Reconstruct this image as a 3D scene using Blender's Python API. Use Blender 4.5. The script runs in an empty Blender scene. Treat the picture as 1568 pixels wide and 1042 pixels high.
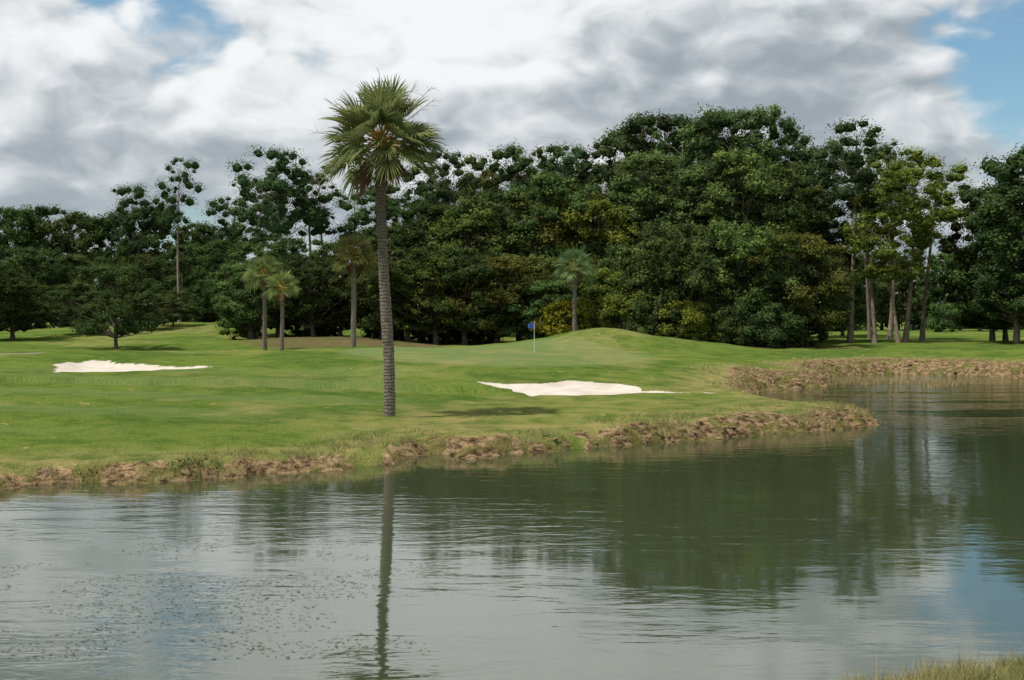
import bpy, math, random, bmesh
import numpy as np
from mathutils import Vector
R=math.radians
rng=np.random.default_rng(7)
random.seed(7)
scene=bpy.context.scene
scene.view_settings.view_transform='Standard'
scene.view_settings.look='None'
scene.view_settings.exposure=0
scene.view_settings.gamma=1

# ------------------------------------------------------------------ noise
def vnoise(x,y,seed=0):
    xi=np.floor(x).astype(np.int64); yi=np.floor(y).astype(np.int64)
    xf=x-xi; yf=y-yi
    def h(a,b):
        n=(a*374761393+b*668265263+seed*1442695041)&0xffffffff
        n=((n^(n>>13))*1274126177)&0xffffffff
        return ((n^(n>>16))&0xffff)/65535.0
    u=xf*xf*(3-2*xf); v=yf*yf*(3-2*yf)
    return (h(xi,yi)*(1-u)+h(xi+1,yi)*u)*(1-v)+(h(xi,yi+1)*(1-u)+h(xi+1,yi+1)*u)*v
def fbm(x,y,seed=0,o=4):
    s=0;a=.5;t=0
    for i in range(o):
        s=s+a*vnoise(x*2**i,y*2**i,seed+i*17); t+=a; a*=.5
    return s/t
def sstep(a,b,x):
    t=np.clip((x-a)/(b-a),0,1); return t*t*(3-2*t)

bm=bmesh.new(); bmesh.ops.create_icosphere(bm,subdivisions=2,radius=1)
IV=np.array([v.co[:] for v in bm.verts]); IF=np.array([[v.index for v in f.verts] for f in bm.faces]); bm.free()
bm=bmesh.new(); bmesh.ops.create_icosphere(bm,subdivisions=1,radius=1)
JV=np.array([v.co[:] for v in bm.verts]); JF=np.array([[v.index for v in f.verts] for f in bm.faces]); bm.free()

# ------------------------------------------------------------------ mesh builder
class MB:
    def __init__(s): s.v=[];s.f=[];s.n=0;s.lv=[]
    def add(s,v,f,mat=0,lv=0.5):
        v=np.asarray(v,float).reshape(-1,3); f=np.asarray(f,int)
        s.v.append(v); s.f.append((f+s.n,mat)); s.n+=len(v)
        s.lv.append(np.broadcast_to(np.asarray(lv,float),(len(v),)).copy())
    def mesh(s,name,mats,smooth_mats=()):
        me=bpy.data.meshes.new(name)
        V=np.concatenate(s.v)
        me.vertices.add(len(V)); me.vertices.foreach_set('co',V.ravel())
        loops=np.concatenate([f.ravel() for f,_ in s.f])
        tot=np.concatenate([np.full(len(f),f.shape[1]) for f,_ in s.f])
        mi=np.concatenate([np.full(len(f),m) for f,m in s.f])
        me.loops.add(len(loops)); me.loops.foreach_set('vertex_index',loops)
        me.polygons.add(len(tot))
        st=np.concatenate([[0],np.cumsum(tot)[:-1]])
        me.polygons.foreach_set('loop_start',st)
        me.polygons.foreach_set('material_index',mi)
        sm=np.isin(mi,list(smooth_mats))
        me.polygons.foreach_set('use_smooth',sm)
        me.update(calc_edges=True); me.validate()
        a=me.attributes.new('lv','FLOAT','POINT')
        a.data.foreach_set('value',np.concatenate(s.lv))
        for m in mats: me.materials.append(m)
        return me
def put(name,me,loc=(0,0,0),rot=0,sc=1,tint=None,parent=None):
    o=bpy.data.objects.new(name,me); scene.collection.objects.link(o)
    o.location=loc; o.rotation_euler=(0,0,rot)
    o.scale=(sc,sc,sc) if not hasattr(sc,'__len__') else sc
    if tint is not None: o.color=(*tint,1)
    if parent: o.parent=parent
    return o
def tube(mb,P,rad,sides=8,mat=0,lv=.5,cap=False):
    P=np.asarray(P,float); n=len(P); rad=np.asarray(rad,float)
    T=np.gradient(P,axis=0); T/=np.linalg.norm(T,axis=1)[:,None]+1e-9
    ref=np.where(np.abs(T[:,2:3])>.9,np.array([[1.,0,0]]),np.array([[0,0,1.]]))
    A=np.cross(ref,T); A/=np.linalg.norm(A,axis=1)[:,None]+1e-9
    B=np.cross(T,A)
    th=np.linspace(0,2*np.pi,sides,endpoint=False)
    if rad.ndim==1: rad=rad[:,None]*np.ones((1,sides))
    V=P[:,None,:]+rad[:,:,None]*(np.cos(th)[None,:,None]*A[:,None,:]+np.sin(th)[None,:,None]*B[:,None,:])
    i=np.arange(n-1)[:,None]*sides; j=np.arange(sides)[None,:]; k=(j+1)%sides
    F=np.stack([i+j,i+k,i+sides+k,i+sides+j],-1).reshape(-1,4)
    mb.add(V.reshape(-1,3),F,mat,lv)
def leaves(mb,C,N,L,W,mat=1,lv=.5,axis=None):
    n=len(C)
    N=N/(np.linalg.norm(N,axis=1)[:,None]+1e-9)
    r=rng.normal(size=(n,3)) if axis is None else axis
    A=np.cross(N,r); A/=np.linalg.norm(A,axis=1)[:,None]+1e-9
    B=np.cross(N,A)
    L=np.broadcast_to(L,(n,))[:,None]; W=np.broadcast_to(W,(n,))[:,None]
    V=np.stack([C-A*L*.5,C+B*W*.5-A*L*.08,C+A*L*.5,C-B*W*.5-A*L*.08],1)
    F=np.arange(n*4).reshape(n,4)
    mb.add(V.reshape(-1,3),F,mat,np.repeat(np.broadcast_to(lv,(n,)),4))

# ------------------------------------------------------------------ material helpers
def newmat(name):
    m=bpy.data.materials.new(name); m.use_nodes=True
    nt=m.node_tree; nt.nodes.clear()
    out=nt.nodes.new('ShaderNodeOutputMaterial')
    return m,nt,out
class G:
    def __init__(s,nt): s.nt=nt
    def n(s,t,**k):
        x=s.nt.nodes.new(t)
        for a,b in k.items(): setattr(x,a,b)
        return x
    def l(s,a,b): s.nt.links.new(a,b)
    def val(s,sock,v):
        if hasattr(v,'is_output') : s.l(v,sock)
        else: sock.default_value=v
    def math(s,op,a,b=0.0,c=None,clamp=False):
        x=s.n('ShaderNodeMath',operation=op,use_clamp=clamp)
        s.val(x.inputs[0],a); s.val(x.inputs[1],b)
        if c is not None: s.val(x.inputs[2],c)
        return x.outputs[0]
    def vm(s,op,a,b=None,out=0):
        x=s.n('ShaderNodeVectorMath',operation=op)
        s.val(x.inputs[0],a)
        if b is not None: s.val(x.inputs[1],b)
        return x.outputs[out]
    def noise(s,vec,scale,detail=4,rough=.5,dist=0.0,dim='3D'):
        x=s.n('ShaderNodeTexNoise'); x.noise_dimensions=dim
        x.inputs['Scale'].default_value=scale
        x.inputs['Detail'].default_value=detail; x.inputs['Roughness'].default_value=rough
        x.inputs['Distortion'].default_value=dist
        if vec is not None: s.l(vec,x.inputs['Vector'])
        return x.outputs[0]
    def ramp(s,f,a,b,c=0.0,d=1.0,smooth=True):
        x=s.n('ShaderNodeMapRange',interpolation_type='SMOOTHSTEP' if smooth else 'LINEAR')
        s.val(x.inputs[0],f); 
        for i,v in enumerate((a,b,c,d)): x.inputs[i+1].default_value=v
        return x.outputs[0]
    def mix(s,f,a,b,bt='MIX'):
        x=s.n('ShaderNodeMix',data_type='RGBA',blend_type=bt)
        s.val(x.inputs[0],f)
        for i,v in ((6,a),(7,b)):
            if isinstance(v,tuple): v=(*v,1) if len(v)==3 else v
            s.val(x.inputs[i],v)
        return x.outputs[2]
    def attr(s,name): 
        x=s.n('ShaderNodeAttribute'); x.attribute_name=name; return x

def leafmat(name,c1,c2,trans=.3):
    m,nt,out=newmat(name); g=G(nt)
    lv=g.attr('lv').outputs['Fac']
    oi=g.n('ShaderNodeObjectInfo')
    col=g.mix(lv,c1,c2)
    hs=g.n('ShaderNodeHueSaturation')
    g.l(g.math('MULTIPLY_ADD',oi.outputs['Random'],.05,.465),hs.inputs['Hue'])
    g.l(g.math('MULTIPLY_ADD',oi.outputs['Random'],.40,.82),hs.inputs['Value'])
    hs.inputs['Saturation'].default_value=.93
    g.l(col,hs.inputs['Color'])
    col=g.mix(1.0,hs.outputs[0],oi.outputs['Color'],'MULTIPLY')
    d=g.n('ShaderNodeBsdfDiffuse'); t=g.n('ShaderNodeBsdfTranslucent')
    g.l(col,d.inputs[0]); g.l(col,t.inputs[0])
    mx=g.n('ShaderNodeMixShader'); mx.inputs[0].default_value=trans
    g.l(d.outputs[0],mx.inputs[1]); g.l(t.outputs[0],mx.inputs[2])
    g.l(mx.outputs[0],out.inputs[0])
    return m
def barkmat(name,c1,c2,sc=3.0):
    m,nt,out=newmat(name); g=G(nt)
    tc=g.n('ShaderNodeTexCoord').outputs['Object']
    v=g.vm('MULTIPLY',tc,(4,4,1))
    n=g.noise(v,sc,2,.65)
    p=g.n('ShaderNodeBsdfDiffuse')
    g.l(g.mix(g.ramp(n,.35,.65),c1,c2),p.inputs['Color'])
    g.l(p.outputs[0],out.inputs[0]); return m

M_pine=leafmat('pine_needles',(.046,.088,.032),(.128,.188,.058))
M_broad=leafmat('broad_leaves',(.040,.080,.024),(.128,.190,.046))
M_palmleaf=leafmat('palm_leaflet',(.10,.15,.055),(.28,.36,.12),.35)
M_bark=barkmat('pine_bark',(.15,.12,.09),(.34,.28,.23))
M_bark2=barkmat('oak_bark',(.06,.05,.04),(.17,.15,.12))

# ------------------------------------------------------------------ terrain
shore=[(-400,20),(-150,24),(-60,27),(-30,28),(-20,28.6),(-14,29.4),(-12,29.9),(-11.3,30.6),(-10.3,31.3),(-9.6,31.0),(-8.3,31.6),(-6.45,32.9),(-4.9,33.8),(-3.67,35.1),(-2.9,36.9),(-2.4,38.2),(-1.9,37.7),(-1.2,37.1),(0.31,38.2),(1.94,39.6),(3.66,40.8),(5.7,42.1),(8.2,44),(10.97,46.1),(13,47.6),(14.2,49.3),(14,50.6),(12.9,52.5),(12.0,56),(11.8,62),(12.8,69),(15,73),(18,75.5),(19.5,78),(20,82),(20.5,88),(24,93),(28,94.5),(31,93),(34,89),(38,84),(50,76),(80,70),(150,64),(400,60),
(400,35),(150,30),(60,26),(20,20),(9,16.6),(6.2,14.4),(5,13.35),(4,12.6),(3,12.0),(0,11.3),(-10,10),(-150,6),(-400,0)]
PX=np.array([p[0] for p in shore]); PY=np.array([p[1] for p in shore])
def sdist(x,y):
    """distance to the pond edge, positive on land"""
    best=np.full(x.shape,1e9); inside=np.zeros(x.shape,bool)
    n=len(PX)
    for i in range(n):
        ax,ay=PX[i],PY[i]; bx,by=PX[(i+1)%n],PY[(i+1)%n]
        dx,dy=bx-ax,by-ay
        t=np.clip(((x-ax)*dx+(y-ay)*dy)/(dx*dx+dy*dy),0,1)
        best=np.minimum(best,(x-ax-t*dx)**2+(y-ay-t*dy)**2)
        c=((ay>y)!=(by>y)); 
        if abs(dy)>1e-9: inside^= c&(x<(bx-ax)*(y-ay)/dy+ax)
    d=np.sqrt(best)
    d=np.where(inside,-d,d)
    w=(fbm(x*.9,y*.9,5,4)-.5)*1.3+(fbm(x*4,y*4,9,3)-.5)*.35
    return d+w*np.exp(-np.abs(d)/4)
def poly_in(x,y,P,wob=.35,seed=3):
    x=x+(fbm(x*.8,y*.8,seed)-.5)*wob*2; y=y+(fbm(x*.8,y*.8,seed+50)-.5)*wob*3
    best=np.full(x.shape,1e9); ins=np.zeros(x.shape,bool); n=len(P)
    for i in range(n):
        (ax,ay),(bx,by)=P[i],P[(i+1)%n]; dx,dy=bx-ax,by-ay
        t=np.clip(((x-ax)*dx+(y-ay)*dy)/(dx*dx+dy*dy),0,1)
        best=np.minimum(best,(x-ax-t*dx)**2+(y-ay-t*dy)**2)
        if abs(dy)>1e-9: ins^=((ay>y)!=(by>y))&(x<(bx-ax)*(y-ay)/dy+ax)
    d=np.sqrt(best); return np.where(ins,d,-d)
bunkA=[(-1.9,60.6),(-.9,59.4),(.3,57.8),(1.1,55.8),(1.6,54.4),(2.6,54.2),(4.2,54.9),(5.6,55.6),(7.4,55.2),(8.7,54.9),(9.1,55.7),(7.2,56.4),(5.9,57.2),(5.8,59.2),(5.0,61.6),(3.6,62.4),(1.5,61.4),(.2,61.0)]
bunkB=[(-24.1,66.6),(-25.3,72),(-24.5,75.5),(-21.9,72.5),(-18.9,71.5),(-16.9,70.8),(-15.6,67.6),(-18.3,66.2),(-19.5,63.8),(-21.2,62.7),(-23,64)]
def height(x,y,s=None):
    if s is None: s=sdist(x,y)
    bh=.36+.26*sstep(-4,11,x)+.22*(fbm(x*.45,y*.45,81)-.5)
    bh=np.where(y>58,.62+.25*sstep(64,76,y),bh)
    bh=np.where(y<24,.55,bh)
    bw=1.0+1.0*sstep(-4,11,x)
    t=np.clip(s/bw,0,1)
    edge=bh*(1-(1-t)**2.6)
    sl=np.maximum(s,0)
    z=edge+1.0*(1-np.exp(-sl/24))*np.where(y<24,0,1)+np.where(y<24,sl*.16,0)
    z=np.where(y<24,np.minimum(z,2.4),z)
    z=z+.45*sstep(62,95,y)*sstep(16,24,x)*sstep(0,8,sl)
    pl=((x-0)/17)**2+((y-84)/23)**2
    z=z+.40*(1-sstep(.62,1.10,pl))
    def gm(cx,cy,rx,ry,h): return h*np.exp(-(((x-cx)/rx)**2+((y-cy)/ry)**2))
    z=z+gm(7.2,101,6.2,6,1.5)+gm(15,103,5.5,6,.75)
    z=z+gm(-35,150,26,22,1.8)+gm(-16,112,9,8,.8)
    z=z+(fbm(x*.07,y*.07,31)-.5)*.6*sstep(3,14,sl)*np.where(y<24,0,1)
    z=z+(fbm(x*.35,y*.35,33)-.5)*.26*sstep(.8,4,sl)*np.where((y<24),0,1)
    z=z+(fbm(x*2.6,y*2.6,37,4)-.5)*.5*sstep(0,.3,sl)*(1-sstep(.6,1.6,sl))
    for P,dep in ((bunkA,.16),(bunkB,.2)):
        m=(np.abs(x-np.mean([p[0] for p in P]))<16)&(np.abs(y-np.mean([p[1] for p in P]))<16)
        if m.any():
            d=poly_in(x[m],y[m],P); zz=z[m]
            zz=zz-dep*sstep(-.15,.7,d)+.08*np.exp(-((d+.5)/.6)**2)
            z[m]=zz
    z=np.where(s<0,np.maximum(s*.5,-1.5),z)
    return z
def axis(segs):
    out=[]
    for a,b,st in segs: out.append(np.arange(a,b,st))
    return np.concatenate(out+[[segs[-1][1]]])
xs=axis([(-3000,-500,250),(-500,-120,20),(-120,-40,2.5),(-40,-14,.5),(-14,16,.15),(16,40,.35),(40,120,2.5),(120,500,20),(500,3000,250)])
ys=axis([(-300,-20,20),(-20,8,2),(8,17,.25),(17,28,1),(28,62,.15),(62,110,.4),(110,180,2),(180,500,20),(500,4000,350)])
X,Y=np.meshgrid(xs,ys,indexing='ij')
fx,fy=X.ravel(),Y.ravel()
S=sdist(fx,fy); Z=height(fx,fy,S)
nx,ny=len(xs),len(ys)
i=np.arange(nx-1)[:,None]*ny+np.arange(ny-1)[None,:]
F=np.stack([i,i+ny,i+ny+1,i+1],-1).reshape(-1,4)
tb=MB(); tb.add(np.stack([fx,fy,Z],1),F,0)

m,nt,out=newmat('ground_turf'); g=G(nt)
z1=g.attr('zones'); sp=g.n('ShaderNodeSeparateColor'); g.l(z1.outputs['Color'],sp.inputs[0])
sand,bank,green=sp.outputs[0],sp.outputs[1],sp.outputs[2]
dry=g.attr('dry').outputs['Fac']; path=g.attr('path').outputs['Fac']; straw=g.attr('straw').outputs['Fac']
pos=g.n('ShaderNodeNewGeometry').outputs['Position']
big=g.noise(pos,.14,3,.6,dim='2D'); mid=g.noise(pos,.8,4,.65,dim='2D'); fine=g.noise(pos,8,4,.75,dim='2D')
c=g.mix(g.ramp(big,.36,.62),(.068,.132,.022),(.142,.202,.036))
c=g.mix(g.math('MULTIPLY',g.ramp(mid,.42,.68),.5),c,(.182,.218,.050))
c=g.mix(g.math('MULTIPLY',g.ramp(mid,.50,.32),.55),c,(.056,.110,.020))
c=g.mix(g.math('MULTIPLY',g.ramp(fine,.45,.7),.6),c,(.050,.100,.018))
c=g.mix(g.math('MULTIPLY',g.ramp(fine,.55,.3),.35),c,(.20,.23,.075))
c=g.mix(g.math('MULTIPLY',green,.85),c,(.170,.225,.082))
dm=g.math('MULTIPLY',dry,g.ramp(g.math('ADD',g.math('MULTIPLY',mid,.6),g.math('MULTIPLY',fine,.5)),.35,.72))
c=g.mix(dm,c,(.32,.27,.11))
c=g.mix(g.math('MULTIPLY',straw,g.ramp(mid,.3,.6)),c,g.mix(fine,(.08,.055,.033),(.22,.145,.085)))
bn=g.noise(g.vm('MULTIPLY',pos,(1,1,2.0)),3.2,5,.72)
b2=g.noise(pos,1.1,2,.6,dim='2D')
bc=g.mix(g.ramp(bn,.36,.62),(.070,.044,.025),(.46,.325,.18))
bc=g.mix(g.math('MULTIPLY',g.ramp(b2,.48,.60),.75),bc,g.mix(bn,(.07,.10,.02),(.28,.25,.08)))
bm_=g.ramp(g.math('ADD',bank,g.math('ADD',g.math('MULTIPLY',g.math('SUBTRACT',bn,.5),1.2),g.math('MULTIPLY',g.math('SUBTRACT',b2,.5),-1.6))),.40,.60)
c=g.mix(bm_,c,bc)
sc_=g.mix(g.ramp(mid,.3,.7),(.46,.41,.35),(.56,.51,.45))
sm=g.ramp(g.math('ADD',sand,g.math('MULTIPLY',g.math('SUBTRACT',fine,.5),.5)),.4,.6)
c=g.mix(sm,c,sc_)
c=g.mix(path,c,(.27,.25,.22))
p=g.n('ShaderNodeBsdfDiffuse')
g.l(c,p.inputs['Color'])
b=g.n('ShaderNodeBump'); b.inputs['Strength'].default_value=1.0; b.inputs['Distance'].default_value=.13
hh=g.math('ADD',g.math('MULTIPLY',fine,g.math('SUBTRACT',1.0,g.math('MULTIPLY',sm,.85))),g.math('MULTIPLY',g.math('MULTIPLY',bn,bank),3.0))
g.l(hh,b.inputs['Height']); g.l(b.outputs[0],p.inputs['Normal']); g.l(p.outputs[0],out.inputs[0])
M_ground=m
gme=tb.mesh('ground',[M_ground],(0,))
sandA=poly_in(fx,fy,bunkA); sandB=poly_in(fx,fy,bunkB)
sandv=np.maximum(sstep(-.12,.12,sandA),sstep(-.2,.2,sandB))
bwid=.6+.95*sstep(0,10,fx)+(fbm(fx*.5,fy*.5,71)-.5)*2.4
bwid=np.where(fy>54,1.1+1.1*sstep(68,74,fy)+(fbm(fx*.3,fy*.3,72)-.5)*1.6,bwid)
bankv=1-sstep(bwid-.5,bwid+.5,S)
greenv=1-sstep(.7,1.0,((fx+1)/11)**2+((fy-84)/17)**2)
strip=sstep(.2,.8,.5+.5*np.sin((fy+fx*.1)*.9))
greenv=np.maximum(greenv,.5*strip*sstep(6,12,S)*(1-sstep(-6,-2,fx))*(1-sstep(62,75,fy)))
dryv=np.exp(-((S-1.5)/1.6)**2)*.95+.85*np.exp(-(((fx+3)/4.0)**2+((fy-42.5)/3)**2))+.55*sstep(.56,.66,fbm(fx*.15,fy*.15,55))+.4*np.exp(-((fy-66)/6)**2)*(fx>-8)*(fx<12)*sstep(.45,.6,fbm(fx*.4,fy*.2,56))
strawv=sstep(0,3,fy-105+8*sstep(0,8,-fx)*(1-sstep(18,24,-fx))+(fbm(fx*.15,fy*.15,8)-.5)*14)*sstep(-26,-20,fx)*(1-sstep(24,30,fx))*(1-sstep(120,128,fy))
pathv=(np.abs(fy-(86+.12*(fx+35)+2.5*np.sin(fx*.08)))<1.2)*(fx<-31)*1.0
ca=gme.attributes.new('zones','FLOAT_COLOR','POINT')
ca.data.foreach_set('color',np.stack([sandv,bankv,greenv,np.ones_like(S)],1).ravel())
for nm,arr in (('dry',np.clip(dryv,0,1)),('path',pathv),('straw',strawv)):
    a=gme.attributes.new(nm,'FLOAT','POINT'); a.data.foreach_set('value',arr)
put('ground',gme)
def gz(x,y): return float(height(np.array([float(x)]),np.array([float(y)]))[0])

# ------------------------------------------------------------------ water
m,nt,out=newmat('pond_water'); g=G(nt)
pos=g.n('ShaderNodeNewGeometry').outputs['Position']
v1=g.vm('MULTIPLY',pos,(.55,1.5,1)); n1=g.noise(v1,1.3,2,.5,.4,dim='2D')
v2=g.vm('MULTIPLY',pos,(.9,2.0,1)); n2=g.noise(v2,4.5,2,.5,dim='2D')
patch=g.ramp(g.noise(g.vm('MULTIPLY',pos,(.5,1.6,1)),.11,3,.5,.5,dim='2D'),.38,.62,.22,1.0)
sy_=g.n('ShaderNodeSeparateXYZ'); g.l(pos,sy_.inputs[0])
far=g.math('MULTIPLY',g.ramp(sy_.outputs[1],40,56),g.ramp(g.noise(g.vm('MULTIPLY',pos,(.5,2.2,1)),.16,3,.55,.3,dim='2D'),.40,.58,.15,1.0))
patch=g.math('ADD',patch,g.math('MULTIPLY',far,3.2))
h=g.math('MULTIPLY',g.math('ADD',g.math('MULTIPLY',n1,1.0),g.math('MULTIPLY',n2,.25)),patch)
b=g.n('ShaderNodeBump'); b.inputs['Distance'].default_value=.009
g.l(h,b.inputs['Height'])
p=g.n('ShaderNodeBsdfPrincipled')
p.inputs['Base Color'].default_value=(.038,.050,.024,1); p.inputs['Roughness'].default_value=.04
p.inputs['IOR'].default_value=2.15
g.l(b.outputs[0],p.inputs['Normal']); g.l(p.outputs[0],out.inputs[0])
wb=MB(); wb.add([(-420,-5,0),(420,-5,0),(420,120,0),(-420,120,0)],[[0,1,2,3]])
put('pond_water',wb.mesh('pond_water',[m]))

# ------------------------------------------------------------------ trees
def rdir(n):
    d=rng.normal(size=(n,3)); return d/np.linalg.norm(d,axis=1)[:,None]
def clump(mb,c,r,n,L,W,flat=.65,base=.5,mat=1,core=True,rmax=1.12):
    d=rdir(n); d[:,2]=np.where(d[:,2]<-.45,-d[:,2],d[:,2])
    ph=rng.uniform(0,6,4)
    wob=1+.28*np.sin(d[:,0]*4+ph[0])*np.cos(d[:,1]*4+ph[1])+.20*np.sin(d[:,2]*7+ph[2])*np.sin(d[:,0]*7+ph[3])
    rr=r*(rng.uniform(.62,rmax,n))
    P=c+d*(rr*wob)[:,None]*np.array([1,1,flat])
    N=d*np.array([1,1,1/flat])+np.array([0,0,.25])+rng.normal(size=(n,3))*.42
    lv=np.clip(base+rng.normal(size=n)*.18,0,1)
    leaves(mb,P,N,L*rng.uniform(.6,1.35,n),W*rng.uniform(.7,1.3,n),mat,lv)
    if core:  # added solid core in the darkest leaf tone, blocks light through the clump
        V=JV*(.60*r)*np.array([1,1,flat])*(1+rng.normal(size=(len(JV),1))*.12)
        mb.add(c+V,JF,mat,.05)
def make_tree(name,H,rad,start,ncl,cr,nl,L,W,prof='round',leafm=None,bark=None,flat=.65,trunk=.28,lean=.4,surf=.55,core=True,sep=.42,rmax=1.12):
    mb=MB()
    k=9; t=np.linspace(0,1,k)
    ph=rng.uniform(0,6,2)
    tx=lean*np.sin(t*2.2+ph[0])-lean*np.sin(ph[0]); ty=lean*np.sin(t*2.6+ph[1])-lean*np.sin(ph[1])
    P=np.stack([tx,ty,t*H*.93-.3*(1-t)],1)
    tube(mb,P,trunk*(1-t*.82)*(1+.35*np.exp(-t*20)),9,0)
    cs=[];rs=[]
    tries=0
    lob=rng.uniform(0,6.28,4)
    while len(cs)<ncl and tries<5000:
        tries+=1
        u=rng.uniform(0,1)
        if prof=='round': pr=math.sqrt(max(0,1-(2*u-.85)**2/1.4)) if u>.4 else .78+.22*u/.4
        elif prof=='pine': pr=(.62+.66*u if u<.5 else .95)*math.sqrt(max(.03,1-max(0,(u-.5)/.53)**3.0))
        else: pr=1
        a=rng.uniform(0,6.28)
        q=rng.uniform(0,1)**surf
        rr=rad*pr*q*(1+.26*math.sin(2*a+lob[0]+u*3)+.20*math.sin(3*a+lob[1]-u*5))
        z=H*(start+(1-start)*u)
        cx=np.interp(z/H,t,tx)+rr*math.cos(a); cy=np.interp(z/H,t,ty)+rr*math.sin(a)
        r=rng.uniform(*cr)*(1-.25*u)
        z=min(z,H-r*flat*.9)
        c=np.array([cx,cy,z])
        if cs:
            dd=np.linalg.norm(np.array(cs)-c,axis=1)/(np.array(rs)+r)
            if dd.min()<sep: continue
        cs.append(c); rs.append(r)
    for c,r in zip(cs,rs):
        nn=int(nl*(r/np.mean(cr))**2)
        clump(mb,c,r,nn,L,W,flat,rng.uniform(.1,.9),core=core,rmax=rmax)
        hd=math.hypot(c[0],c[1])
        if rng.uniform()<.7:
            z0=max(c[2]-hd*.55-.4,H*start*.7); z0=min(z0,H*.88)
            s0=np.array([np.interp(z0/H,t,tx),np.interp(z0/H,t,ty),z0])
            mid=(s0+c)/2+np.array([0,0,.12*hd])*rng.uniform(-.4,1)
            r0=trunk*.32*(1-z0/H*.6)
            tube(mb,[s0,mid,c],[r0,r0*.6,r0*.2],5,0)
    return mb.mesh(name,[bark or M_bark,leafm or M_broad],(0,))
PINES=[make_tree('pine_mesh%d'%i,24,4.9,.50,72,(.65,1.6),115,.33,.14,'pine',M_pine,M_bark,.90,.27,.6,surf=.62,sep=.38,rmax=1.3) for i in range(4)]
PSPARSE=[make_tree('pine_open%d'%i,24,3.5,.60,36,(.55,1.45),130,.29,.12,'pine',M_pine,M_bark,.92,.24,.6,surf=.7,sep=.40,rmax=1.35) for i in range(5)]
PFULL=[make_tree('pine_full%d'%i,24,5.4,.18,115,(.8,1.7),115,.40,.18,'pine',M_pine,M_bark,.85,.32,.4,rmax=1.2) for i in range(3)]
HARD=[make_tree('hardwood%d'%i,18,5.6,.12,110,(.8,1.7),125,.35,.21,'round',M_broad,M_bark2,.88,.3,.4,rmax=1.18) for i in range(4)]
OAK=[make_tree('oak%d'%i,12,5.8,.17,100,(.7,1.45),135,.29,.18,'round',M_broad,M_bark2,.8,.3,.3,rmax=1.18) for i in range(3)]
SMALL=[make_tree('small%d'%i,7.2,4.2,.20,95,(.5,1.0),150,.19,.12,'round',M_broad,M_bark2,.8,.17,.15,rmax=1.2) for i in range(2)]
SHRUB=[make_tree('shrub%d'%i,3.6,2.6,.04,38,(.5,.95),130,.2,.12,'round',M_broad,M_bark2,.85,.07,.1,rmax=1.2) for i in range(2)]
KIND={'P':('pine_tree',PINES,24),'S':('pine_tree',PSPARSE,24),'F':('pine_tree',PFULL,24),'H':('hardwood_tree',HARD,18),
      'O':('oak_tree',OAK,12),'R':('small_oak_tree',SMALL,7.2),'B':('shrub',SHRUB,3.6)}
def plant(b,d,e,k,tint=(1,1,1),wide=1.0):
    """b: bearing from the view axis, e: elevation of the top (both in 1/1960 rad), d: distance in m"""
    b-=784
    x=b/1960*d; y=d; z=gz(x,y)
    H=4+e/1960*d-z
    nm,L,h0=KIND[k]
    s=H/h0
    me=random.choice(L)
    sw=(s**.5)*wide
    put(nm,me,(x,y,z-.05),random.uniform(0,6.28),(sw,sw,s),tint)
DK=(.62,.60,.60); N_=(1,1,1); YG=(1.8,1.55,.85); DG=(.76,.80,.84); BR=(1.05,.80,.60); YO=(2.0,1.35,.5); LG=(1.35,1.25,1.1); OL=(1.25,1.02,.8)  # DK: dark trees, and cloud shadow painted into the centre-left ones
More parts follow.
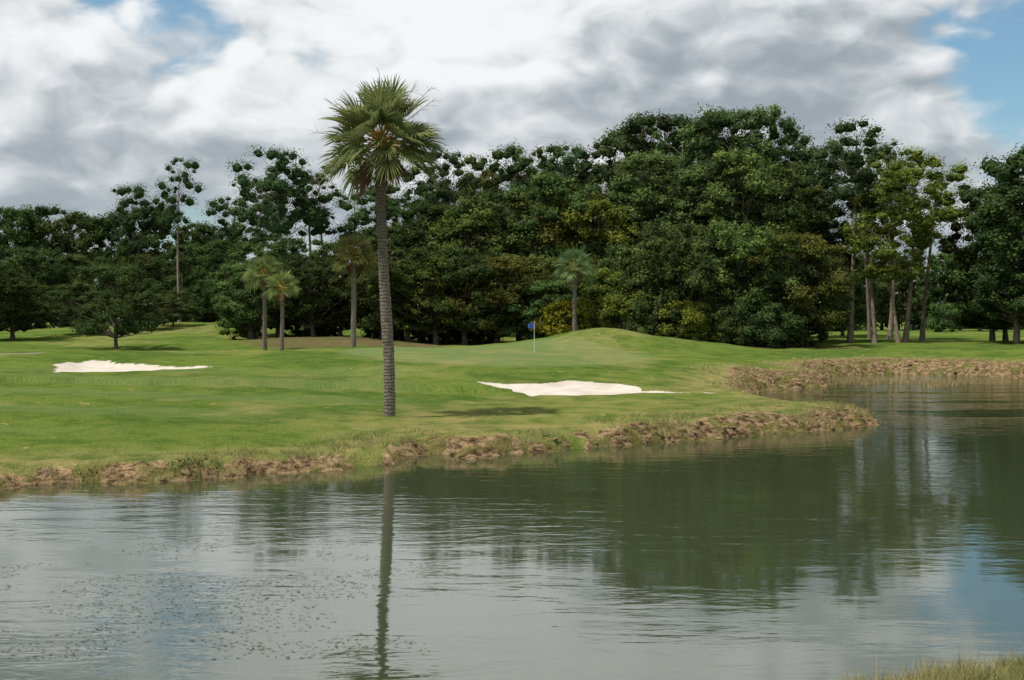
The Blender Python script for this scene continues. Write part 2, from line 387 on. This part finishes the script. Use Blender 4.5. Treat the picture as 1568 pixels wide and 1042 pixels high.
T=[ # left background
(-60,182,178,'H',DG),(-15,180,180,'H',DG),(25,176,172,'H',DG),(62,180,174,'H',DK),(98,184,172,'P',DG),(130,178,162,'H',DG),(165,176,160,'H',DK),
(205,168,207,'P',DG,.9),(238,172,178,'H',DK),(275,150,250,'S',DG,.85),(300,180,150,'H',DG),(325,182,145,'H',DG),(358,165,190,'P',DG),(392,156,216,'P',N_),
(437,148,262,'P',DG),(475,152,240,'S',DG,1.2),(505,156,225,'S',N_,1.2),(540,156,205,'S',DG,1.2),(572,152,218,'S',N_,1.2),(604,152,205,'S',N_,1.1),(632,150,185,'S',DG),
(40,150,110,'O',DK),(110,155,100,'O',DG),(300,160,115,'H',DG),(265,140,45,'R',N_),(215,165,100,'O',DK),(345,150,120,'H',DK),
# centre back
(655,142,240,'P',DG),(688,140,262,'P',DG),(722,146,222,'P',N_),(757,142,250,'P',OL),(797,140,268,'P',N_),(835,142,262,'P',OL),(862,138,268,'P',DG),(893,146,245,'P',N_),
(920,142,240,'P',N_),(952,136,280,'F',DG),(985,138,302,'P',LG),(1015,134,312,'F',DG),(1052,132,292,'F',LG),(1088,132,312,'F',DG),(1125,130,326,'P',N_),(1160,132,326,'F',LG),(1192,132,316,'P',DG),
(1228,136,282,'P',N_),(1262,140,268,'P',DG,.85),
# middle
(395,128,118,'H',N_),(455,130,128,'H',DG),(510,128,120,'O',DK),(565,126,130,'H',DG),(615,124,150,'H',DG),(660,124,180,'H',DK),(705,122,168,'H',OL),(750,124,198,'H',N_),(795,124,192,'F',OL),
(838,124,220,'H',N_),(880,124,200,'H',OL),(915,122,180,'H',YG),(950,124,215,'H',N_),(995,124,252,'F',LG),(1045,122,225,'H',N_),(1090,122,245,'F',DG),(1135,120,255,'H',LG),(1180,122,240,'H',DG),(1225,122,205,'F',OL),(1258,124,150,'H',DG,.8),
# front
(385,116,85,'O',N_),(425,118,95,'O',DG),(480,116,100,'O',DK),(520,118,85,'O',DK),(585,116,90,'O',DK),(625,114,110,'O',DK),(668,113,98,'O',BR),(712,113,112,'O',DK),(760,114,96,'O',BR),
(800,116,100,'O',OL),(835,113,60,'O',N_),(875,116,95,'O',OL),(925,115,78,'O',YG),(965,116,120,'O',N_),(1005,112,105,'O',LG),(1045,110,150,'O',N_),(1090,110,135,'O',DG),(1130,110,150,'O',LG),(1175,110,128,'O',DG),(1212,109,130,'O',OL),(1235,113,100,'O',DK,.9),
(860,110,30,'B',YO),(900,110,20,'B',N_),(935,109,38,'B',YG),(975,108,32,'B',N_),(1020,107,25,'B',DG),(1060,106,30,'B',YG),(1105,106,22,'B',N_),(1150,106,26,'B',DG),(1190,105,26,'B',DG),(830,112,15,'B',DG),
(640,116,12,'B',DK),(690,117,8,'B',DK),(740,116,15,'B',DK),(590,118,12,'B',DK),(500,120,5,'B',DK),(460,120,8,'B',DK),(380,118,10,'B',YG),(1215,107,20,'B',DK),
# right
(1302,122,305,'S',DG,1.25),(1332,130,262,'P',DG,.8),(1362,128,275,'S',N_,1.2),(1386,119,262,'P',YG,1.1),(1412,122,225,'S',YG,1.2),(1340,121,195,'S',YG,1.2),(1376,117,165,'P',YG,1.05),
(1290,145,95,'O',DG,.8),
(1520,117,205,'H',DK,.9),(1556,112,245,'F',DK),(1588,112,270,'H',DG),(1630,112,275,'F',DG),(1540,118,130,'O',DK,.9),(1578,110,110,'O',DG),
(1470,185,112,'H',N_),(1500,175,120,'H',DG),(1350,195,105,'H',DG),(1400,190,110,'H',DG),(1440,170,26,'B',N_),(1310,190,105,'H',DG),(1260,185,110,'H',DG),
# left front
(20,122,72,'O',DK),(-30,120,90,'O',DK),(178,101,84,'R',DG),(125,128,55,'O',DG),(60,150,70,'O',DK),(230,135,40,'O',DG),
]
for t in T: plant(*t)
mb=MB()
for i in range(95):
    a=-1.0+2.0*i/94+rng.uniform(-.01,.01); d=rng.uniform(215,260)
    x=math.sin(a)*d; y=math.cos(a)*d; H=rng.uniform(11,16); rr=rng.uniform(5,7)
    tube(mb,[(x,y,1),(x,y,H)],[.3,.1],5,0)
    for j in range(26):
        q=rng.uniform(0,1); an=rng.uniform(0,6.28); r=rng.uniform(1.6,2.6)
        w=rr*(1-.6*q*q)*rng.uniform(.3,1)
        clump(mb,np.array([x+w*math.cos(an),y+w*math.sin(an),2+(H-2)*q]),r,60,.75,.5,.8,rng.uniform(.2,.8))
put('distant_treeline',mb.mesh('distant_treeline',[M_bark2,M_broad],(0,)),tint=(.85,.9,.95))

# ------------------------------------------------------------------ palms
m,nt,out=newmat('palm_trunk'); g=G(nt)
tc=g.n('ShaderNodeTexCoord').outputs['Object']
sp=g.n('ShaderNodeSeparateXYZ'); g.l(tc,sp.inputs[0])
nn=g.noise(tc,3,4,.6)
ring=g.math('FRACT',g.math('ADD',g.math('MULTIPLY',sp.outputs[2],8.5),g.math('MULTIPLY',nn,2.2)))
rl=g.ramp(ring,.0,.3)
f2=g.noise(g.vm('MULTIPLY',tc,(14,14,2.5)),2,5,.7)
c=g.mix(g.ramp(f2,.3,.7),(.10,.085,.068),(.30,.27,.23))
c=g.mix(g.math('MULTIPLY',g.math('SUBTRACT',1.0,rl),.7),c,(.05,.04,.03))
c=g.mix(g.ramp(sp.outputs[2],3.5,7.5,0,.6),c,(.085,.06,.045))
p=g.n('ShaderNodeBsdfPrincipled'); p.inputs['Roughness'].default_value=.9; p.inputs['Specular IOR Level'].default_value=.15
g.l(c,p.inputs['Base Color'])
b=g.n('ShaderNodeBump'); b.inputs['Distance'].default_value=.025
g.l(g.math('ADD',rl,f2),b.inputs['Height']); g.l(b.outputs[0],p.inputs['Normal']); g.l(p.outputs[0],out.inputs[0])
M_ptrunk=m
M_petiole=leafmat('palm_petiole',(.16,.17,.04),(.50,.33,.05),.1)
M_dead=leafmat('palm_dead_frond',(.10,.07,.035),(.26,.19,.09),.1)
def frond(mb,o,az,el,pet,fan,nseg,mat,lvb,droop=.5):
    d=np.array([math.cos(az)*math.cos(el),math.sin(az)*math.cos(el),math.sin(el)])
    k=5; P=[]
    for i in range(k):
        t=i/(k-1); P.append(o+d*pet*t+np.array([0,0,-.18*droop*pet*t*t]))
    P=np.array(P)
    tube(mb,P,np.linspace(.028,.013,k),4,3 if mat==1 else mat,rng.uniform(.1,1))
    D=P[-1]-P[-2]; D/=np.linalg.norm(D)
    side=np.array([-math.sin(az),math.cos(az),0])
    rl_=rng.normal()*.7
    up=np.cross(D,side); 
    if up[2]<0: up=-up
    side=side*math.cos(rl_)+up*math.sin(rl_); side/=np.linalg.norm(side)
    up=np.cross(side,D); up/=np.linalg.norm(up)
    if up[2]<0: up=-up
    e=P[-1]
    cost=e+D*.25*fan-np.array([0,0,.08*fan])
    tube(mb,[e,cost],[.012,.005],3,mat,lvb)
    for i in range(nseg):
        u=(i+.5)/nseg*2-1
        a=u*R(108)+rng.normal()*.03
        ln=fan*(1-.42*abs(u)**1.8)*rng.uniform(.88,1.05)
        dirv=D*math.cos(a)+side*math.sin(a)
        fold=.38*abs(math.sin(a))
        st=e+(cost-e)*max(0,math.cos(a*.8))
        dv=dirv+up*fold; dv/=np.linalg.norm(dv)
        wd=np.cross(dv,up); wd/=np.linalg.norm(wd)+1e-9
        tilt=up*(.5 if i%2 else -.5)
        wv=wd+tilt; wv/=np.linalg.norm(wv)
        pts=[]
        ws=[.012,.034,.022,.003]
        for j,t in enumerate((0,.42,.72,1)):
            c=st+dv*ln*t+np.array([0,0,-droop*.9*ln*max(0,t-.42)**1.5])
            pts+= [c-wv*ws[j],c+wv*ws[j]]
        mb.add(pts,[[0,1,3,2],[2,3,5,4],[4,5,7,6]],mat,np.clip(lvb+rng.normal()*.1,0,1))
def make_palm(name,path,rads,crownR,nf,nseg,big=True):
    mb=MB()
    P=np.array(path,float); n=90 if big else 20
    zz=np.linspace(P[0,2],P[-1,2],n)
    Q=np.stack([np.interp(zz,P[:,2],P[:,0]),np.interp(zz,P[:,2],P[:,1]),zz],1)
    for _ in range(6): Q[1:-1]=(Q[:-2]+Q[1:-1]*2+Q[2:])/4
    rr=np.interp(zz,P[:,2],rads)
    rad=rr[:,None]*(1+.05*rng.normal(size=(n,14)))
    tube(mb,Q,rad,14,0)
    top=Q[-1]
    for i in range(100 if big else 24):
        t=rng.uniform(0,1); z=top[2]-(1.3 if big else .9)*t; a=i*2.4+rng.normal()*.1
        c=np.array([np.interp(z,zz,Q[:,0]),np.interp(z,zz,Q[:,1]),z])
        o=np.array([math.cos(a),math.sin(a),0]); r=float(np.interp(z,zz,rr))
        s0=c+o*r*.7; ln=rng.uniform(.10,.22)
        tube(mb,[s0,s0+o*.05+np.array([0,0,ln*.5]),s0+o*.10+np.array([0,0,ln])],[.05,.04,.02],4,4,rng.uniform(0,.35))
    tube(mb,[top,top+[0,0,.35],top+[0,0,.7]],[rads[-1],rads[-1]*.7,.05],10,3,.2)
    for i in range(nf):
        t=(i+.5)/nf
        el=math.asin(.98-1.36*t)+rng.normal()*.10
        az=i*2.39996+rng.normal()*.15
        o=top+np.array([0,0,.5-.35*t])
        tot=crownR*rng.uniform(.82,1.07)
        pet=tot*.50; fan=tot*.52
        dr=.30+.60*t
        if t>.93: frond(mb,o,az,el-.35,pet*.6,fan*.7,nseg,2,.6,1.1)
        else: frond(mb,o,az,el,pet,fan,nseg,1,.15+.7*rng.uniform(),dr)
    if big:
        for az,el,ln in ((R(10),R(52),2.9),(R(25),R(44),2.8),(R(172),R(42),2.8),(R(150),R(30),2.3),(R(105),R(80),2.8),(R(185),R(14),2.4),(R(-8),R(62),2.6)):
            d=np.array([math.cos(az)*math.cos(el),math.sin(az)*math.cos(el),math.sin(el)])
            pts=[top+[0,0,.3]+d*ln*t+np.array([0,0,-.25*t*t]) for t in np.linspace(0,1,6)]
            tube(mb,pts,np.linspace(.014,.006,6),4,2,.2)
            for j in range(9):
                t=rng.uniform(.55,1); q=pts[0]+(pts[-1]-pts[0])*t
                dd=d+rng.normal(size=3)*.6; dd/=np.linalg.norm(dd)
                tube(mb,[q,q+dd*.2,q+dd*.36+[0,0,-.05]],[.006,.005,.003],3,2,.2)
    return mb.mesh(name,[M_ptrunk,M_palmleaf,M_dead,M_petiole,M_dead],(0,))
px,py=-4.3,45.0; pz=gz(px,py)
th=9.9-pz
pm=make_palm('palm_mesh',[(0,0,-.3),(-.02,0,1.9),(-.12,0,3.5),(-.24,0,5.6),(-.30,0,7.4),(-.29,0,8.3),(-.26,0,th)],[.215,.185,.205,.17,.16,.20,.21],2.15,62,38)
put('palm_tree',pm,(px,py,pz))
pm2=make_palm('palm_mesh_small',[(0,0,-.2),(.1,0,3),(0.05,0,6.0)],[.2,.17,.18],1.75,40,22,False)
pm3=make_palm('palm_mesh_mid',[(0,0,-.2),(-.1,.1,3),(-.05,0,5.2)],[.2,.17,.18],1.6,36,22,False)
for b_,d_,e_,me_,h0,tn in ((405,97,95,pm2,7.6,(.9,.85,.8)),(431,95,70,pm3,6.7,(1.0,.92,.85)),(541,95,125,pm2,7.6,(.6,.56,.5)),(880,108,105,pm2,7.6,(.8,.85,.95))):
    x=(b_-784)/1960*d_; z=gz(x,d_); H=4+e_/1960*d_-z
    put('palm_tree',me_,(x,d_,z),random.uniform(0,6),H/h0,tn)

# ------------------------------------------------------------------ shoreline grass, clods
def scatter(n,x0,x1,y0,y1,smin,smax):
    x=rng.uniform(x0,x1,n); y=rng.uniform(y0,y1,n); s=sdist(x,y)
    k=(s>smin)&(s<smax); x,y,s=x[k],y[k],s[k]; return x,y,height(x,y,s),s
def blades(mb,x,y,z,h,w,per,spread,lv,lean=.5):
    n=len(x)
    for j in range(per):
        bx=x+rng.normal(size=n)*spread; by=y+rng.normal(size=n)*spread
        a=rng.uniform(0,6.28,n); hh=h*rng.uniform(.5,1.2,n); ww=w*rng.uniform(.7,1.3,n)
        lx=rng.normal(size=n)*lean*hh; ly=rng.normal(size=n)*lean*hh
        A=np.stack([bx-np.cos(a)*ww,by-np.sin(a)*ww,z-.03],1); B=np.stack([bx+np.cos(a)*ww,by+np.sin(a)*ww,z-.03],1)
        C=np.stack([bx+lx,by+ly,z+hh],1)
        V=np.stack([A,B,C],1).reshape(-1,3)
        mb.add(V,np.arange(n*3).reshape(n,3),0,np.repeat(np.clip(lv+rng.normal(size=n)*.12,0,1),3))
M_gr=leafmat('shore_grass_blades',(.11,.165,.030),(.44,.34,.17),.2)
mb=MB()
x,y,z,s=scatter(56000,-16,15,29,52,.1,3.0)
pn=fbm(x*.55,y*.55,91)
keep=rng.uniform(size=len(x))<np.exp(-s/1.8)*sstep(.44,.58,pn); x,y,z,s,pn=x[keep],y[keep],z[keep],s[keep],pn[keep]
blades(mb,x,y,z,.08+.10*(pn>.56),.009,5,.06,np.clip(.1+1.1*np.exp(-s/.9)*fbm(x*.8,y*.8,93)*1.5,0,1),.8)
x,y,z,s=scatter(9000,10,40,60,98,.2,3.5)
pn=fbm(x*.4,y*.4,92); k=pn>.52; x,y,z,pn=x[k],y[k],z[k],pn[k]
blades(mb,x,y,z,.16,.02,4,.15,np.clip(.3+pn*.6,0,1),.8)
put('shore_grass',mb.mesh('shore_grass',[M_gr]))
mb=MB()
for cx,cy in ((-8.3,32.0),(-7.9,32.2),(-10.4,31.6)):
    k=70
    xx=cx+rng.normal(size=k)*.18; yy=cy+rng.normal(size=k)*.12; zz=np.array([gz(cx,cy)])+rng.uniform(-.05,.2,k)
    leaves(mb,np.stack([xx,yy,zz],1),rdir(k)+[0,0,.6],.10,.04,0,rng.uniform(0,.6,k))
M_weed=leafmat('weed_leaves',(.05,.09,.02),(.16,.20,.05),.25)
put('bank_weeds',mb.mesh('bank_weeds',[M_weed]))
mb=MB()
x,y,z,s=scatter(40000,1.5,12,7,17,-.02,5)
pn=fbm(x*1.2,y*1.2,97)
blades(mb,x,y,z,.10+.08*(pn>.55),.004,6,.05,np.clip(pn*1.3-.3,0,.85),.55)
xx,yy,zz,s=scatter(260,3,9,10,15.5,.0,2.5)
blades(mb,xx,yy,zz,.34,.003,3,.03,.7,.25)
put('bank_grass',mb.mesh('bank_grass',[M_gr]))
m,nt,out=newmat('bank_clod'); g=G(nt)
pos=g.n('ShaderNodeNewGeometry').outputs['Position']; lv=g.attr('lv').outputs['Fac']
c=g.mix(lv,(.09,.06,.035),(.36,.25,.14)); c=g.mix(g.math('MULTIPLY',g.noise(pos,14,2,.7),.5),c,(.18,.12,.07))
p=g.n('ShaderNodeBsdfDiffuse'); g.l(c,p.inputs['Color']); g.l(p.outputs[0],out.inputs[0])
M_rock=m
def rocks(mb,x,y,z,smin,smax):
    for a,b,c in zip(x,y,z):
        r=rng.uniform(smin,smax)*rng.uniform(.5,1); ax=rdir(5)
        V=IV.copy()
        for q in ax:
            dd=V@q; cut=rng.uniform(.35,.75); V=V-np.maximum(dd-cut,0)[:,None]*q
        V=V*np.array([rng.uniform(.8,1.6),rng.uniform(.7,1.2),rng.uniform(.35,.6)])*r
        th=rng.uniform(0,6.28); Rm=np.array([[math.cos(th),-math.sin(th),0],[math.sin(th),math.cos(th),0],[0,0,1]])
        mb.add(V@Rm.T+[a,b,c-r*.15],IF,0,rng.uniform(.1,.9))
mb=MB()
x,y,z,s=scatter(2000,1,15.5,37,53,-.1,1.2); rocks(mb,x,y,z,.04,.12)
x,y,z,s=scatter(700,-14,2,29,39,-.1,.4); rocks(mb,x,y,z,.03,.07)
x,y,z,s=scatter(2200,10,45,60,98,-.1,1.5); rocks(mb,x,y,z,.06,.2)
put('bank_clods',mb.mesh('bank_clods',[M_rock]))
mb=MB()
k=2600; x=rng.uniform(18,29,k); y=rng.uniform(76,86,k)
dn=fbm(x*.35,y*.3,66)-.055*np.abs(x-22.5)-.03*np.abs(y-80); kk=dn>.38; x,y=x[kk],y[kk]; k=len(x)
blades(mb,x,y,np.zeros(k),.26,.025,4,.14,np.clip(.45+.4*rng.uniform(size=k),0,1),.5)
put('marsh_grass',mb.mesh('marsh_grass',[M_gr]))
M_fl=leafmat('floating_weed',(.05,.06,.03),(.16,.16,.10),.1)
mb=MB()
k=14000; x=rng.uniform(-9.5,-1.0,k); y=rng.uniform(15,24,k)
dn=fbm(x*.7,y*1.3,61,5)-.06*np.abs(x+5.0)-.06*np.abs(y-18.6)+.12
kk=dn>.40; x,y=x[kk],y[kk]; x=x[:2600];y=y[:2600]; k=len(x)
leaves(mb,np.stack([x,y,np.full(k,.006)],1),np.tile([0,0,1.],(k,1))+rng.normal(size=(k,3))*.03,rng.uniform(.02,.10,k),rng.uniform(.012,.03,k),0,rng.uniform(0,1,k),axis=np.tile([0,1.,0],(k,1))+rng.normal(size=(k,3))*.4)
put('floating_pond_weed',mb.mesh('floating_pond_weed',[M_fl]))

# ------------------------------------------------------------------ golf flag
def plain(name,c,rough=.6):
    m,nt,out=newmat(name); g=G(nt)
    tc=g.n('ShaderNodeTexCoord').outputs['Object']; n=g.noise(tc,12,3)
    p=g.n('ShaderNodeBsdfPrincipled'); p.inputs['Roughness'].default_value=rough
    g.l(g.mix(g.math('MULTIPLY',n,.25),c,tuple(v*.7 for v in c)),p.inputs['Base Color']); g.l(p.outputs[0],out.inputs[0]); return m
fx0,fy0=1.55,89.0; fz=gz(fx0,fy0)
e=bpy.data.objects.new('golf_flag',None); scene.collection.objects.link(e); e.location=(fx0,fy0,fz)
mb=MB(); tube(mb,[(0,0,-.1),(0,0,1),(0,0,2.15)],[.022,.018,.014],10,0)
put('pole',mb.mesh('flag_pole',[plain('flag_pole_paint',(.75,.75,.68))],(0,)),parent=e)
mb=MB(); nu,nv=12,6; V=[]
for a in range(nu):
    for b2 in range(nv):
        u=a/(nu-1); v=b2/(nv-1); V.append((-.42*u,.05*math.sin(u*7)*u,2.12-.36*v*(1-.1*u)-.16*u-.03*math.sin(u*5)))
mb.add(V,[[a*nv+b2,(a+1)*nv+b2,(a+1)*nv+b2+1,a*nv+b2+1] for a in range(nu-1) for b2 in range(nv-1)])
put('flag_cloth',mb.mesh('flag_cloth',[plain('flag_blue',(.03,.09,.42))],(0,)),parent=e)

# ------------------------------------------------------------------ world: sky with clouds
SUN_EL=R(64); sx,sy=-.92,-.40; l_=math.hypot(sx,sy); sx/=l_; sy/=l_
w=bpy.data.worlds.new('World'); scene.world=w; w.use_nodes=True
nt=w.node_tree; nt.nodes.clear(); g=G(nt)
out=g.n('ShaderNodeOutputWorld'); bg=g.n('ShaderNodeBackground'); bg.inputs[1].default_value=.1
sky=g.n('ShaderNodeTexSky'); sky.sky_type='NISHITA'; sky.sun_disc=False
sky.sun_elevation=SUN_EL; sky.sun_rotation=math.atan2(sx,sy)%(2*math.pi)
d=g.n('ShaderNodeTexCoord').outputs['Generated']
sep=g.n('ShaderNodeSeparateXYZ'); g.l(d,sep.inputs[0])
p0=g.vm('MULTIPLY',d,(1,1,1.8))
def vor(v):
    x=g.n('ShaderNodeTexVoronoi',feature='F1'); x.inputs['Scale'].default_value=14
    x.inputs['Detail'].default_value=1.0; x.inputs['Roughness'].default_value=.5
    g.l(v,x.inputs['Vector']); return x.outputs['Distance']
wn=g.n('ShaderNodeTexNoise'); wn.inputs['Scale'].default_value=13; wn.inputs['Detail'].default_value=2; g.l(p0,wn.inputs['Vector'])
p1=g.vm('ADD',p0,g.vm('MULTIPLY',g.vm('SUBTRACT',wn.outputs['Color'],(.5,.5,.5)),(.07,.07,.07)))
def cl(v,dt): return g.math('SUBTRACT',g.noise(v,4.6,dt,.56),g.math('MULTIPLY',g.math('SUBTRACT',vor(v),.45),.17))
na=cl(p1,6); nb=cl(g.vm('ADD',p1,(-.014,-.004,.030)),5)
large=g.noise(g.vm('ADD',p0,(3.1,1.7,.4)),3.2,2,.5)
def spot(u,v,k,ku=1.0):
    # soft region of the sky around one direction
    q=g.vm('SUBTRACT',d,tuple(Vector((u,1,v)).normalized()))
    q=g.vm('MULTIPLY',q,(1/ku,1/ku,1.0))
    r=g.vm('LENGTH',q,out=1)
    return g.ramp(r,k,0.0,0.0,1.0)
bias=g.math('SUBTRACT',0.26,g.math('MULTIPLY',spot(-.31,.25,.06,1.8),.19))
bias=g.math('SUBTRACT',bias,g.math('MULTIPLY',spot(.385,.185,.10,1.1),.32))
cover=g.ramp(g.math('ADD',na,bias),.46,.62)
light=g.math('MULTIPLY',g.math('SUBTRACT',na,nb),3.6)
br=g.math('ADD',g.math('ADD',.44,light),g.math('MULTIPLY',g.math('SUBTRACT',large,.5),1.8))
br=g.math('ADD',br,g.math('MULTIPLY',spot(-.06,.215,.17,1.6),.50))
br=g.math('ADD',br,g.math('MULTIPLY',spot(-.33,.22,.10,1.2),.30))
br=g.math('SUBTRACT',br,g.math('MULTIPLY',spot(-.30,.14,.06,2.2),.12))
br=g.math('SUBTRACT',br,g.math('MULTIPLY',spot(.20,.19,.10,2.0),.12))
br=g.math('ADD',br,g.math('MULTIPLY',spot(.38,.11,.07,1.3),.50))
br=g.math('ADD',br,g.math('MULTIPLY',spot(0,.45,.28,2.0),.50))
br=g.ramp(br,-.15,1.15)
cc=g.mix(br,(3.3,3.85,4.3),(9.1,9.3,9.4))
hz=g.ramp(sep.outputs[2],.16,.0,0,.35)
blue=g.mix(1.0,sky.outputs[0],(.95,1.2,1.2,1),'MULTIPLY')
col=g.mix(cover,blue,cc)
col=g.mix(hz,col,(5.2,5.8,6.2))
g.l(col,bg.inputs[0]); g.l(bg.outputs[0],out.inputs[0])

sl=bpy.data.lights.new('sun','SUN'); sl.energy=4.6; sl.angle=R(.5); sl.color=(1,.94,.84)
so=bpy.data.objects.new('sun',sl); scene.collection.objects.link(so)
dv=Vector((sx*math.cos(SUN_EL),sy*math.cos(SUN_EL),math.sin(SUN_EL)))
so.rotation_euler=dv.to_track_quat('Z','Y').to_euler(); so.location=dv*60

cam=bpy.data.cameras.new('camera'); co=bpy.data.objects.new('camera',cam); scene.collection.objects.link(co)
cam.sensor_width=36; cam.lens=45; cam.clip_end=6000; cam.clip_start=.1
co.location=(0,0,4); co.rotation_euler=(R(90-.906),0,0)
scene.camera=co
